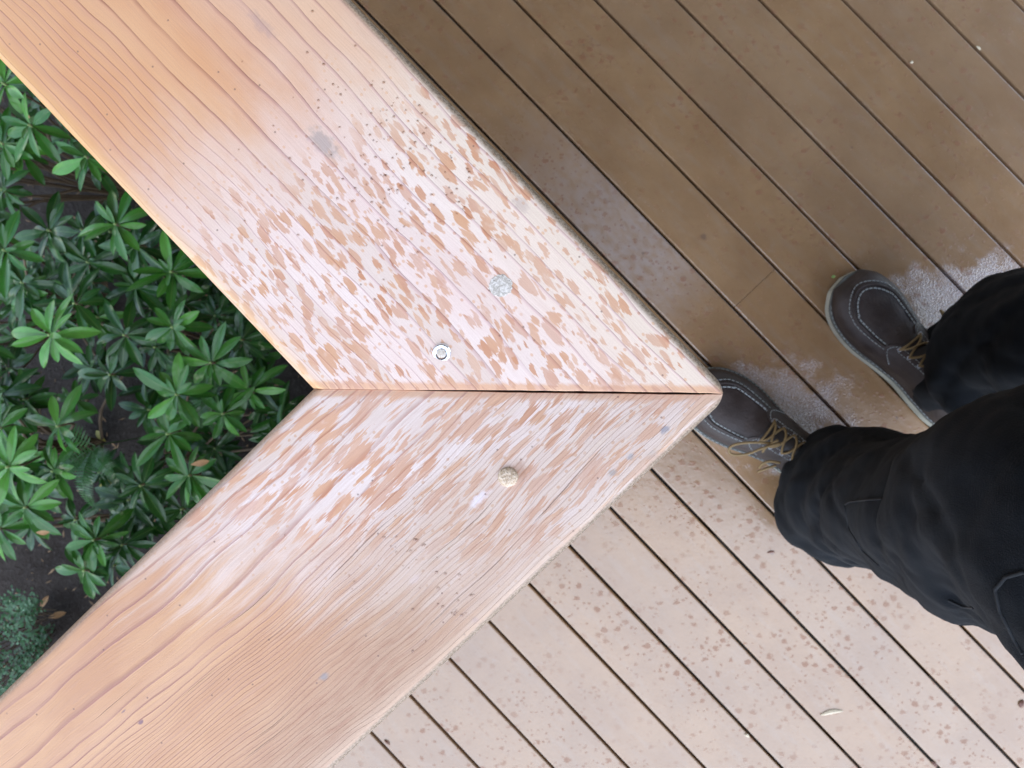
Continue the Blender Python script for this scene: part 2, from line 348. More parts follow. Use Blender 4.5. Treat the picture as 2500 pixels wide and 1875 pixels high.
    rough = t.add(0.18, t.add(t.mul(n1, 0.12), t.add(t.mul(sp, 0.12), t.mul(rb_sheen, 0.40))))
    h = t.add(t.add(t.mul(n3, 0.25), t.mul(t.noise(P, 40, 3), 1.2)), t.add(t.mul(drop, 2.6), t.mul(sp, 0.5)))
    nb = t.bump(h, 0.00045, 0.8)
    coat = t.sub(1.0, t.mul(sp, 0.95))
    return t.done(base, rough, nb, IOR=1.5, Specular_IOR_Level=0.4, Coat_Weight=coat, Coat_IOR=1.53, Coat_Roughness=rough, Coat_Normal=nb)
PITCH, OFF = 0.0911, 0.18183138
RAILBOARD = (0.0, OFF + 0.0)           # first board right of the railing starts at line 0
RAILBOARD = (0.0, 0.0)
# line index n lies at w = OFF + PITCH*n
RAILBOARD = (0.0, OFF)
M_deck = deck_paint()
M_endcut = plain('bare_board_end', (0.20, 0.12, 0.07), 0.8)

# ------------------------------------------------------------------ ground / soil
def soil():
    t = NT('damp_soil'); P = t.pos(); n = t.noise(P, 6, 6, 0.65); n2 = t.noise(P, 90, 5, 0.7)
    c = t.mix(t.ss(n, 0.3, 0.7), (0.026, 0.020, 0.016), (0.054, 0.043, 0.036))
    c = t.mix(t.ss(n2, 0.5, 0.75, 0, 0.7), c, (0.09, 0.078, 0.072))
    return t.done(c, 0.75, t.bump(t.add(t.mul(n, 2), n2), 0.012, 0.8), Specular_IOR_Level=0.15)
M_soil = soil()
GZ = -0.85
bm = bmesh.new()
g1 = bmesh.ops.create_grid(bm, x_segments=160, y_segments=160, size=1.6)
for v in bm.verts:
    x, y = v.co.x, v.co.y; r = sqrt(x * x + y * y)
    k = max(0, 1 - r / 1.6) 
    v.co.z = min(1, k * 4) * (0.012 * sin(9 * x + 3 * y) + 0.010 * sin(17 * y - 5 * x) + random.uniform(-.003, .003)); v.co.x += -0.6
me = bpy.data.meshes.new('soil'); bm.to_mesh(me); bm.free(); me.shade_smooth()
so = link('soil', me, M_soil, loc=(0, 0, GZ)); tag(so, kind='structure')
gb = MB(); R1 = 1.58; big = 400
for a, b, c_, d in (((-big, -big), (big, -R1)) + (0, 0), ((-big, R1), (big, big)) + (0, 0), ((-big, -R1), (-R1 - .6, R1)) + (0, 0), ((R1 - .6, -R1), (big, R1)) + (0, 0)):
    gb.add([(a[0], a[1], 0), (b[0], a[1], 0), (b[0], b[1], 0), (a[0], b[1], 0)], [(0, 1, 2, 3)])
go = gb.build('ground', M_soil, loc=(0, 0, GZ - 0.002)); tag(go, kind='structure')

# ------------------------------------------------------------------ deck
deck = empty('deck', (0, 0, 0)); tag(deck, kind='structure')
def deck_board(u0, u1, n, dz=0.0):
    g = 0.0020; hw = PITCH / 2 - g; th = 0.024; e = 0.0022
    prof = [(-hw, -th), (-hw, -e), (-hw + e * .3, -e * .3), (-hw + e, 0), (-hw + e + .0008, 0), (hw - e - .0008, 0), (hw - e, 0), (hw - e * .3, -e * .3), (hw, -e), (hw, -th)]
    L = u1 - u0; v = []; f = []; k = len(prof)
    xs = [-L / 2, -L / 2 + .001, L / 2 - .001, L / 2]
    for i, xx in enumerate(xs):
        for (a, b) in prof:
            zz = b - (0.0009 if i in (0, 3) and b > -.01 else 0); v.append((xx, a, zz))
    for i in range(3):
        for j in range(k - 1): f.append((i * k + j, (i + 1) * k + j, (i + 1) * k + j + 1, i * k + j + 1))
        f.append((i * k + k - 1, (i + 1) * k + k - 1, (i + 1) * k, i * k))
    f.append(tuple(range(k))); f.append(tuple(range(3 * k, 4 * k))[::-1])
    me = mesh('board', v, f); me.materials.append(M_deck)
    bm_ = bmesh.new(); bm_.from_mesh(me); bmesh.ops.recalc_face_normals(bm_, faces=bm_.faces); bm_.to_mesh(me); bm_.free()
    o = link('board', me, None, deck, uw((u0 + u1) / 2, OFF + PITCH * (n + .5), dz), (0, 0, TH - pi / 2))
    o.rotation_euler[0] = random.uniform(-.004, .004)
    return o
joints = {1: to_uw(at(1830, 715, 0))[0]}
NB = 0
for n in range(-26, 22):
    wl = OFF + PITCH * n
    if n >= -3: u0, u1 = -2.4, 2.4           # beside and behind the upper rail
    else: u0, u1 = IN_U + 0.022, 2.4
    dz = random.uniform(-.0006, .0006)
    segs = [(u0, u1)]
    if n in joints: segs = [(u0, joints[n] - .0002), (joints[n] + .0002, u1)]
    elif n not in (0, 2, -1, 3) and random.random() < .6:
        j = random.choice([-1.6, 1.7, 1.9]); 
        if u0 < j < u1: segs = [(u0, j - .001), (j + .001, u1)]
    for a, b in segs: deck_board(a, b, n, dz)
W_LEFT = OFF + PITCH * -3                     # left edge of the deck along the upper rail
jb = MB()
for u in [x * 0.4 for x in range(-5, 7)]:
    w0 = W_LEFT + .05 if u < IN_U + .05 else -2.1
    jb.box(uw(u, (w0 + 2.1) / 2, -0.0245 - .075), U * 0.019, WV * ((2.1 - w0) / 2), (0, 0, .075))
jo = jb.build('joist', M_joist, deck, smooth=False); tag(jo, kind='stuff')
fb = MB(); fb.box(uw(-1.25, W_LEFT + .022, -.11), U * 1.2, WV * .019, (0, 0, .085)); fb.build('fascia', M_joist, deck, smooth=False)
fb = MB(); fb.box(uw(IN_U + .044, -1.2, -.11), U * .019, WV * .88, (0, 0, .085)); fb.build('fascia', M_joist, deck, smooth=False)

# ------------------------------------------------------------------ railing cap
railing = empty('handrail', uw(0, 0, 0))
tag(railing, 'bare cedar deck railing with mitred flat cap boards, water spotted and pale at the joint', 'railing')
MA = math.atan2(0.1405, 0.1385)               # mitre: across / along
def cap_board(name, mat, upper):
    CW, TIPX = (CWU, CWL) if upper else (CWL, CWU)
    th_, r = 0.038, (0.0045 if upper else 0.0050); R = 0.0115; LEN = 1.5
    gapf = lambda q: 0.00052 * max(0.0, min(1, (q - .25) / .2)) * max(0.15, min(1, (1.0 - q) / .12)) + 0.00008
    ss_ = [-LEN, -1.0, -.7] + list(np.arange(-.5, 0, .02)) + list(np.linspace(0, TIPX - R, 34)) + [TIPX - R + R * sin(a) for a in np.linspace(0.05, pi / 4 - .02, 10)]
    nt_ = 18; v = []; rings = []
    for i, x in enumerate(ss_):
        ymax = CW
        if x > TIPX - R: ymax = CW - (R - sqrt(max(0, R * R - (x - TIPX + R) ** 2)))
        ymin = 0.0; cut = x > 0
        if cut:
            q = x / TIPX; ymin = q * CW + gapf(q) + (random.uniform(0, .00022) if .25 < q < .95 else 0)
        ymin = min(ymin, ymax - .0002); rr = min(r, (ymax - ymin) * .45); rl = rr if not cut else 0.0003
        if cut: rl = min(rl, rr)
        prof = [(ymin, -th_)]
        for k in range(7): a = pi / 2 * k / 6; prof.append((ymin + rl - rl * cos(a), -rl + rl * sin(a)))
        for k in range(1, nt_): prof.append((ymin + rl + (ymax - rr - ymin - rl) * k / nt_, 0))
        for k in range(9): a = pi / 2 * k / 8; prof.append((ymax - rr + rr * sin(a), -rr + rr * cos(a)))
        prof.append((ymax, -th_))
        rings.append(len(v)); m = len(prof)
        for (a, b) in prof: v.append((x, a if upper else a, b))
    f = []
    for i in range(len(ss_) - 1):
        for j in range(m): f.append((rings[i] + j, rings[i + 1] + j, rings[i + 1] + (j + 1) % m, rings[i] + (j + 1) % m))
    f.append(tuple(range(m))); f.append(tuple(range(rings[-1], rings[-1] + m)))
    me = mesh(name, v, f, True, 60)
    o = link(name, me, mat, railing)
    if upper:   # local x -> U, y -> W
        M = Matrix((U, WV, Vector((0, 0, 1)))).transposed().to_4x4(); zt = RAIL_Z
    else:       # local x -> W, y -> U
        M = Matrix((WV, U, Vector((0, 0, 1)))).transposed().to_4x4(); zt = RAIL_Z - .0007
        for p in me.polygons: pass
    M.translation = uw(IN_U, IN_W, zt)
    if not upper:
        # mirrored frame: bake it into the mesh but keep object coordinates as grain space via rotation
        pass
    o.matrix_local = M
    b = bmesh.new(); b.from_mesh(me); bmesh.ops.recalc_face_normals(b, faces=b.faces); b.to_mesh(me); b.free()
    me.set_sharp_from_angle(angle=radians(60))
    return o
c1 = cap_board('cap_board', M_up, True); tag(c1, 'upper cap board, damp orange grain at its far end')
c2 = cap_board('cap_board', M_lo, False); tag(c2, 'lower cap board with fine streaky grain and a gritty grey edge')
# posts, sub-rails and balusters below the cap
def pbox(name, u, w, z0, z1, a, b, mat=M_post):
    m_ = MB(); m_.box((0, 0, 0), U * a, WV * b, (0, 0, (z1 - z0) / 2)); return m_.build(name, mat, railing, smooth=False, loc=uw(u, w, (z0 + z1) / 2))
cu, cw = IN_U + .069, IN_W + .07
for (pu, pw) in ((cu, cw), (cu - 1.35, cw), (cu, cw - 1.35)): pbox('post', pu, pw, 0.001, RAIL_Z - .0385, .0445, .0445)
for z in (.75, .09):
    pbox('rail', cu - .697, cw, z, z + .038, .650, .019); pbox('rail', cu, cw - .697, z, z + .038, .019, .650)
for k in range(1, 12):
    pbox('baluster', cu - .05 - k * .108, cw, .129, .749, .016, .016)
    pbox('baluster', cu, cw - .05 - k * .108, .129, .749, .016, .016)
# screw, filler patches
zt = RAIL_Z
def disc(name, p, prof, mat, n=32, wob=0.0, sx=1.0, parent=railing):
    v = []; f = []; rs = [random.uniform(1 - wob, 1 + wob) for _ in range(n)]
    for r, h in prof:
        for k in range(n): a = 2 * pi * k / n; v.append((r * cos(a) * rs[k] * sx, r * sin(a) * rs[k], h))
    for i in range(len(prof) - 1):
        for k in range(n): f.append((i * n + k, i * n + (k + 1) % n, (i + 1) * n + (k + 1) % n, (i + 1) * n + k))
    f.append(tuple((len(prof) - 1) * n + k for k in range(n)))
    return link(name, mesh(name, v, f, True, 40), mat, parent, p)
M_zinc = NT('bright_zinc').done((0.75, 0.80, 0.86), 0.16, Metallic=1.0)
def putty(name, a, b, sc):
    t = NT(name); c = t.coord(); n = t.noise(c, sc, 4, 0.7); d, _ = t.vor(c, sc * .9, 1.0, '3D')
    col = t.mix(t.ss(n, 0.42, 0.6), a, b); col = t.mix(t.ss(d, 0.08, 0.2, .8, 0), col, tuple(q * .3 for q in a))
    return t.done(col, 0.8, t.bump(n, 0.0009))
M_putty = putty('tan_wood_filler', (0.46, 0.33, 0.22), (0.66, 0.53, 0.40), 700)
M_grey = putty('grey_wood_filler', (0.44, 0.39, 0.33), (0.66, 0.60, 0.54), 500)
M_core = putty('filler_in_screw', (0.50, 0.42, 0.34), (0.62, 0.56, 0.50), 900)
p = at(1078, 862, zt)
sc = disc('screw', p + Vector((0, 0, .0001)), [(.0050, -.0012), (.0046, -.0001), (.0042, .00035), (.0030, .0005), (.0025, .0003), (.0024, -.0002), (.0012, -.0003)], M_zinc)
sc.rotation_euler = (radians(9), radians(-3), 0); tag(sc, 'shiny zinc screw head set in the upper cap board')
disc('recess_filler', (0, 0, 0), [(.0024, .0001), (.0021, .0006), (.0010, .0009)], M_core, wob=.06, parent=sc)
M_dent = plain('crushed_wood_rim', (0.42, 0.31, 0.27), 0.8)
v = []; f = []
for i in range(15):
    a = radians(150 + i * 12); r = .0054 + .0003 * random.random() + (.0006 if i > 9 else 0)
    wd = .00035 * sin(pi * i / 14) + .0001
    for s_ in (-1, 1): v.append((cos(a) * (r + s_ * wd), sin(a) * (r + s_ * wd), .00012))
for i in range(14): f.append((2 * i, 2 * i + 1, 2 * i + 3, 2 * i + 2))
link('torn_rim', mesh('torn_rim', v, f), M_dent, sc, (0, 0, 0))
pl = disc('putty_plug', at(1240, 1165, zt) , [(.0050, -.0012), (.00465, .0003), (.0040, .0011), (.0025, .0015), (.0012, .0016)], M_putty, wob=.03); tag(pl, 'raised tan putty plug in the lower cap board')
pr = disc('patch', at(1222, 698, zt) + Vector((0, 0, .0001)), [(.0056, -.0005), (.0053, .0001), (.0040, .00025), (.0015, .0002)], M_grey, wob=.09, sx=1.02); tag(pr, 'flat grey filler patch in the upper cap board')
# water droplets on the cap: real little domes
t_ = NT('water'); t_.t.nodes.remove(t_.bsdf); a_ = t_.n('ShaderNodeBsdfTransparent'); a_.inputs[0].default_value = (.985, .95, .93, 1); b_ = t_.n('ShaderNodeBsdfGlossy'); b_.inputs['Roughness'].default_value = .05
c_ = t_.n('ShaderNodeFresnel'); c_.inputs[0].default_value = 1.45; d_ = t_.n('ShaderNodeMixShader')
for q_, w_ in ((c_.outputs[0], d_.inputs[0]), (a_.outputs[0], d_.inputs[1]), (b_.outputs[0], d_.inputs[2]), (d_.outputs[0], t_.out.inputs[0])): t_.t.links.new(q_, w_)
M_water = t_.m
db = MB()
def dome(mb, p, r, h):
    n = 10; v = []; f = []
    for i, (rr, hh) in enumerate(((1, 0), (.93, .35), (.72, .7), (.4, .93))):
        for k in range(n): a = 2 * pi * k / n; v.append(p + Vector((cos(a) * rr * r, sin(a) * rr * r, hh * h)))
    for i in range(3):
        for k in range(n): f.append((i * n + k, i * n + (k + 1) % n, (i + 1) * n + (k + 1) % n, (i + 1) * n + k))
    f.append(tuple(3 * n + k for k in range(n))); f.append(tuple(range(n))[::-1]); mb.add(v, f)
cnt = 0
while cnt < 140:
    x, y = random.gauss(1050, 190), random.gauss(340, 190)
    p = at(x, y, zt); u_, w_ = to_uw(p); ly = w_ - IN_W
    if not (.012 < ly < .132) or u_ > IN_U - .01: continue
    r = random.choice((.0004, .0005, .0006, .0007, .0008)); dome(db, p + Vector((0, 0, .00004)), r * .85, r * .38); cnt += 1
cnt = 0
while cnt < 45:
    x, y = random.gauss(1250, 170), random.gauss(1330, 110)
    p = at(x, y, zt - .0007); u_, w_ = to_uw(p); ly = u_ - IN_U
    if not (.012 < ly < .130) or w_ > IN_W - .01: continue
    r = random.choice((.0005, .0007, .0009)); dome(db, p + Vector((0, 0, .00004)), r * .85, r * .38); cnt += 1
wd = db.build('water_droplets', M_water, railing); tag(wd, kind='stuff')

# ------------------------------------------------------------------ unseen building with a deep eave, added to darken the deck's sky reflections
ADDED_EAVE_Y, ADDED_EAVE_Z = -0.47, 3.0
added_house = empty('added_house', (0, 2.6, 0)); tag(added_house, 'unseen building wall with a deep boarded eave, added to shade the deck', 'added_house')
hb = MB()
def hbx(name, c, a, b, c3, mat):
    m_ = MB(); m_.box((0, 0, 0), (a, 0, 0), (0, b, 0), (0, 0, c3)); return m_.build(name, mat, added_house, smooth=False, loc=Vector(c) - Vector((0, 2.6, 0)))
for k in range(19): hbx('siding', (0, 2.62, GZ + .1 + k * .2), 3.3, .015, .098, M_siding)
hbx('wall', (0, 2.8, 1.07), 3.3, .15, 1.92, M_siding)
for k in range(22): hbx('soffit_board', (0, ADDED_EAVE_Y + .075 + k * .14, ADDED_EAVE_Z), 3.4, .0685, .012, M_soffit)
hbx('roof', (0, 1.35, ADDED_EAVE_Z + .10), 3.5, 1.83, .06, M_roof)
hbx('gutter', (0, ADDED_EAVE_Y - .03, ADDED_EAVE_Z + .05), 3.5, .03, .05, M_soffit)

# ------------------------------------------------------------------ person
person = empty('person', uw(.2, .62, 0)); P0 = person.location.copy()
tag(person, 'person in black work trousers and brown moc-toe lace-up shoes standing by the railing corner', 'person')
def leather():
    t = NT('worn_brown_leather'); c = t.coord(); n = t.noise(c, 28, 5, 0.6); n2 = t.noise(c, 320, 3, 0.6)
    col = t.mix(t.ss(n, 0.35, 0.68), (0.018, 0.010, 0.008), (0.040, 0.028, 0.025))
    return t.done(col, t.ss(n, 0.3, 0.7, 0.45, 0.62), t.bump(t.add(n2, t.mul(n, 2)), 0.0006), Specular_IOR_Level=0.5)
M_lea = leather(); M_lea2 = plain('dark_leather', (0.014, 0.010, 0.009), 0.6, scale=80)
M_sole = plain('pale_wedge_sole', (0.36, 0.36, 0.31), 0.7, scale=40); M_welt = plain('grey_green_welt', (0.10, 0.105, 0.095), 0.7, scale=60)
M_stitch = plain('pale_thread', (0.26, 0.28, 0.28), 0.7); M_lace = plain('golden_lace', (0.19, 0.125, 0.050), 0.7, scale=900, bump=.0004); M_eye = NT('eyelet').done((.35, .36, .4), .3, Metallic=1.0)
def interp(t, xs, ys): return float(np.interp(t, xs, ys))
def cub(t, xs, ys):
    i = max(0, min(len(xs) - 2, int(np.searchsorted(xs, t)) - 1)); x0, x1 = xs[i], xs[i + 1]; h = x1 - x0; q = (t - x0) / h
    def sl(k):
        if k == 0: return (ys[1] - ys[0]) / (xs[1] - xs[0])
        if k == len(xs) - 1: return (ys[-1] - ys[-2]) / (xs[-1] - xs[-2])
        return (ys[k + 1] - ys[k - 1]) / (xs[k + 1] - xs[k - 1])
    m0, m1 = sl(i) * h, sl(i + 1) * h
    return (2*q**3-3*q*q+1)*ys[i] + (q**3-2*q*q+q)*m0 + (-2*q**3+3*q*q)*ys[i+1] + (q**3-q*q)*m1
SX = [0, .05, .15, .28, .42, .55, .68, .80, .90, .96, .985, 1.0]
HWM = [0, .022, .034, .036, .0355, .043, .053, .0555, .048, .034, .022, 0]     # welt outline half width, inner side
HWL = [0, .022, .034, .037, .038, .046, .055, .0555, .047, .032, .021, 0]
def hw(s, side):
    a = HWM if side > 0 else HWL
    return max(0, cub(min(max(s, 0), 1), SX, a))
HS = [0, .04, .12, .25, .36, .46, .56, .68, .80, .90, .96, 1.0]
HH = [.022, .046, .056, .062, .068, .068, .056, .047, .042, .036, .026, .004]
SL = 0.305
def zsole(s): return .030 - .010 * s + .006 * max(0, (s - .8) / .2) ** 2
def up_hw(s, side): return max(.0005, hw(.02 + .955 * s, side) - (.0045 if s > .5 else .003))
def upper_pt(s, a, off=0.0):     # a: 0 (inner side) .. pi (outer side)
    side = 1 if cos(a) >= 0 else -1; h = up_hw(s, side); box = interp(s, [0, .5, .8, 1], [1, .95, .78, .8])
    y = h * abs(cos(a)) ** box * side; H = cub(s, HS, HH)
    z = zsole(s) + H * abs(sin(a)) ** interp(s, [0, .5, .85, 1], [.9, .85, .62, .6])
    x = (.012 + .97 * s) * SL
    p = Vector((x, y, z))
    if off: p += Vector((0, cos(a), sin(a))).normalized() * off
    return p
def upper_y(s, f, off=0.0):      # f in -1..1 across
    box = interp(s, [0, .5, .8, 1], [1, .95, .78, .8]); side = 1 if f >= 0 else -1
    ca = min(1, abs(f)) ** (1 / box); a = math.acos(ca); a = a if side > 0 else pi - a
    return upper_pt(s, a, off)
def make_shoe(toe_px, heel_px, mirror, bow):
    tp, hp = at(*toe_px, 0.0), at(*heel_px, 0.0); d = (tp - hp); ang = math.atan2(d.y, d.x); sc_ = d.length / SL
    def fix(p): return Vector((p.x, p.y * mirror, p.z))
    mb = MB(); n = 64; prof = []
    ss_ = [0.5 - 0.5 * cos(pi * i / n) for i in range(n + 1)]
    loop = [(s, hw(s, 1)) for s in ss_] + [(s, -hw(s, -1)) for s in ss_[-2:0:-1]]
    m = len(loop); v = []
    lay = [(0.97, lambda s: .0006), (1.0, lambda s: .004), (.985, lambda s: zsole(s) * .55), (1.0, lambda s: zsole(s) - .003), (.985, lambda s: zsole(s)), (.80, lambda s: zsole(s) + .0005)]
    for k, zf in lay:
        for s, y in loop: v.append(fix(Vector(((s - .5) * SL * (1 - (1 - k) * .35) + .5 * SL, y * k, zf(s) + .010 * max(0, (s - .82) / .18) ** 2 * (1 if k != .8 else 1)))))
    f = []
    for i in range(len(lay) - 1):
        for j in range(m): f.append((i * m + j, i * m + (j + 1) % m, (i + 1) * m + (j + 1) % m, (i + 1) * m + j))
    f.append(tuple(range(m))[::-1]); f.append(tuple(range((len(lay) - 1) * m, len(lay) * m)))
    me = mesh('shoe_sole', v, f, True, 30); me.materials.append(M_sole); me.materials.append(M_welt)
    for p in me.polygons:
        if p.center.z > zsole(max(0, min(1, p.center.x / SL))) - .0022 + .010 * max(0, (p.center.x / SL - .82) / .18) ** 2: p.material_index = 1
    # upper
    A = 40; v = []; f = []; ups = [0.5 - 0.5 * cos(pi * i / 56) for i in range(57)]
    def lift(p): p = p.copy(); p.z += .010 * max(0, (p.x / SL - .82) / .18) ** 2; return p
    for s in ups:
        for k in range(A + 1):
            a = pi * k / A; p = upper_pt(s, a)
            y0 = abs(p.y)
            crease = .0016 * math.exp(-((s - .66) / .012) ** 2) + .0012 * math.exp(-((s - .69) / .01) ** 2)
            p.z -= crease * sin(a); v.append(fix(lift(p)))
    for i in range(56):
        for k in range(A): f.append((i * (A + 1) + k, i * (A + 1) + k + 1, (i + 1) * (A + 1) + k + 1, (i + 1) * (A + 1) + k))
    up = mesh('shoe_upper', v, f, True, None)
    root = link('shoe', up, M_lea, person, hp - P0, (0, 0, ang)); root.scale = (sc_, sc_, sc_)
    link('sole', me, None, root)
    def F(p): return fix(lift(p))
    apr = []
    for i in range(61):
        q = -1 + 2 * i / 60
        if abs(q) > .5: s = .60 + (.80 - .60) * (1 - (abs(q) - .5) / .5); fy = .66 - .06 * (abs(q) - .5) / .5
        else: ph = pi / 2 * (abs(q) / .5); s = .80 + .135 * cos(ph); fy = .66 * sin(ph)
        apr.append((s, fy * (1 if q > 0 else -1)))
    r_ = MB(); r_.tube([F(upper_y(s, fy, .0006)) for s, fy in apr], .0019, 6); r_.build('apron_seam', M_lea, root, sharp=None)
    st = MB()
    def dashes(path, r=.0007, dl=.0042, gap=.0014):
        P_ = smooth_path(path, 5); acc = 0; cur = [P_[0]]; on = True
        for a, b in zip(P_, P_[1:]):
            acc += (b - a).length
            if on: cur.append(b)
            if acc > (dl if on else gap):
                if on and len(cur) > 1: st.tube(cur, r, 4)
                on = not on; cur = [b]; acc = 0
    dashes([F(upper_y(s - (.022 if abs(fy) < .64 else 0) , fy * .88, .0009)) for s, fy in apr], .0010)
    dashes([F(upper_y(min(.985, s + (.020 if abs(fy) < .64 else 0)), max(-.97, min(.97, fy * 1.13)), .0009)) for s, fy in apr], .0007)
    for sd in (1, -1):
        dashes([fix(Vector((.5 * SL + (s - .5) * SL * .985, sd * (hw(s, sd) - .0022), zsole(s) + .0012 + .010 * max(0, (s - .82) / .18) ** 2))) for s in np.linspace(.04, .965, 40)], .0007, .004, .002)
    # quarter flaps
    for sd in (1, -1):
        v = []; f = []; NI, NJ = 18, 14
        def fp(i, j, off):
            fy = .30 + .62 * j / NJ; q = (fy - .60) / .32
            sf = .635 - .045 * abs(q) ** 2.4 - (.05 if fy > .6 else 0) * max(0, (fy - .6) / .3) ** 1.2
            s = .12 + (sf - .12) * i / NI; return F(upper_y(s, fy * sd, off))
        for o_ in (.0026, -.001):
            for i in range(NI + 1):
                for j in range(NJ + 1): v.append(fp(i, j, o_))
        M_ = (NI + 1) * (NJ + 1); idx = lambda i, j, l: l * M_ + i * (NJ + 1) + j
        for i in range(NI):
            for j in range(NJ): f.append((idx(i, j, 0), idx(i + 1, j, 0), idx(i + 1, j + 1, 0), idx(i, j + 1, 0)))
        for j in range(NJ): f.append((idx(NI, j, 0), idx(NI, j, 1), idx(NI, j + 1, 1), idx(NI, j + 1, 0)))
        for i in range(NI): f.append((idx(i, 0, 0), idx(i, 0, 1), idx(i + 1, 0, 1), idx(i + 1, 0, 0)))
        link('quarter', mesh('quarter', v, f, True, 50), M_lea, root)
        dashes([fp(NI * .965, j, .003) for j in np.linspace(.8, NJ - .5, 14)] , .0006, .003, .001)
        dashes([fp(i, .8, .003) for i in np.linspace(3, NI * .96, 16)], .0006, .003, .001)
        dashes([fp(i, 4.4, .003) for i in np.linspace(3, NI * .93, 16)], .0006, .003, .001)
    so_ = st.build('stitching', M_stitch, root, smooth=False); tag(so_, kind='stuff')
    # tongue, eyelets, laces
    v = []; f = []
    for i in range(12):
        for j in range(9): v.append(F(upper_y(.20 + .40 * i / 11, -.36 + .72 * j / 8, .001 + .003 * cos((j - 4) / 4 * 1.3))))
    for i in range(11):
        for j in range(8): f.append((i * 9 + j, i * 9 + j + 1, (i + 1) * 9 + j + 1, (i + 1) * 9 + j))
    link('tongue', mesh('tongue', v, f, True, None), M_lea2, root)
    es = [.585, .530, .475, .420, .365]
    for s in es:
        for sd in (1, -1):
            c = F(upper_y(s, .42 * sd, .0032)); e = MB(); n_ = (F(upper_y(s, .42 * sd, .006)) - c).normalized(); a_, b_ = frame(n_)
            e.tube([c + (a_ * cos(q) + b_ * sin(q)) * .0024 for q in np.linspace(0, 2 * pi, 13)], .0008, 5); e.build('eyelet', M_eye, root, sharp=None)
    for k, s in enumerate(es[:-1]):
        for sd in ((1, -1) if k else (1,)):
            s2 = es[k] if k == 0 else es[k]; s1 = s; s0 = s if k == 0 else es[k - 1]
            pts = [F(upper_y(s0, -.42 * sd, .0030)), F(upper_y((s0 * 2 + s1) / 3, -.2 * sd, .0065 + (.0015 if sd > 0 else 0))), F(upper_y((s0 + s1 * 2) / 3, .2 * sd, .0065)), F(upper_y(s1, .42 * sd, .0035))]
            l = MB(); l.tube(smooth_path(pts, 5), .0017, 7); l.build('lace', M_lace, root, sharp=None)
    Mi = Matrix.Translation(hp) @ Matrix.Rotation(ang, 4, 'Z') @ Matrix.Scale(sc_, 4); Mi = Mi.inverted()
    for path in bow:
        l = MB(); l.tube(smooth_path([Mi @ at(x, y, z) for x, y, z in path], 5), .0019, 7); l.build('lace', M_lace, root, sharp=None)
    return root
sh1 = make_shoe((1672, 930), (2070, 1200), 1, [[(1893, 1083, .105), (1840, 1080, .112), (1795, 1085, .108), (1779, 1098, .102), (1790, 1110, .100), (1825, 1108, .104), (1862, 1094, .112), (1905, 1082, .112)],
    [(1862, 1103, .095), (1872, 1090, .108), (1900, 1074, .112)], [(1854, 1142, .078), (1862, 1132, .088), (1880, 1126, .092), (1905, 1130, .09)], [(1850, 1152, .076), (1868, 1145, .082), (1895, 1136, .085)]])
tag(sh1, 'brown shoe half hidden under the railing corner')
sh2 = make_shoe((2040, 682), (2342, 1054), -1, [[(2325, 815, .05), (2312, 790, .035), (2300, 765, .02), (2296, 757, .018), (2308, 770, .02), (2316, 800, .03), (2330, 820, .05)]])
tag(sh2, 'brown shoe in full view on the deck')
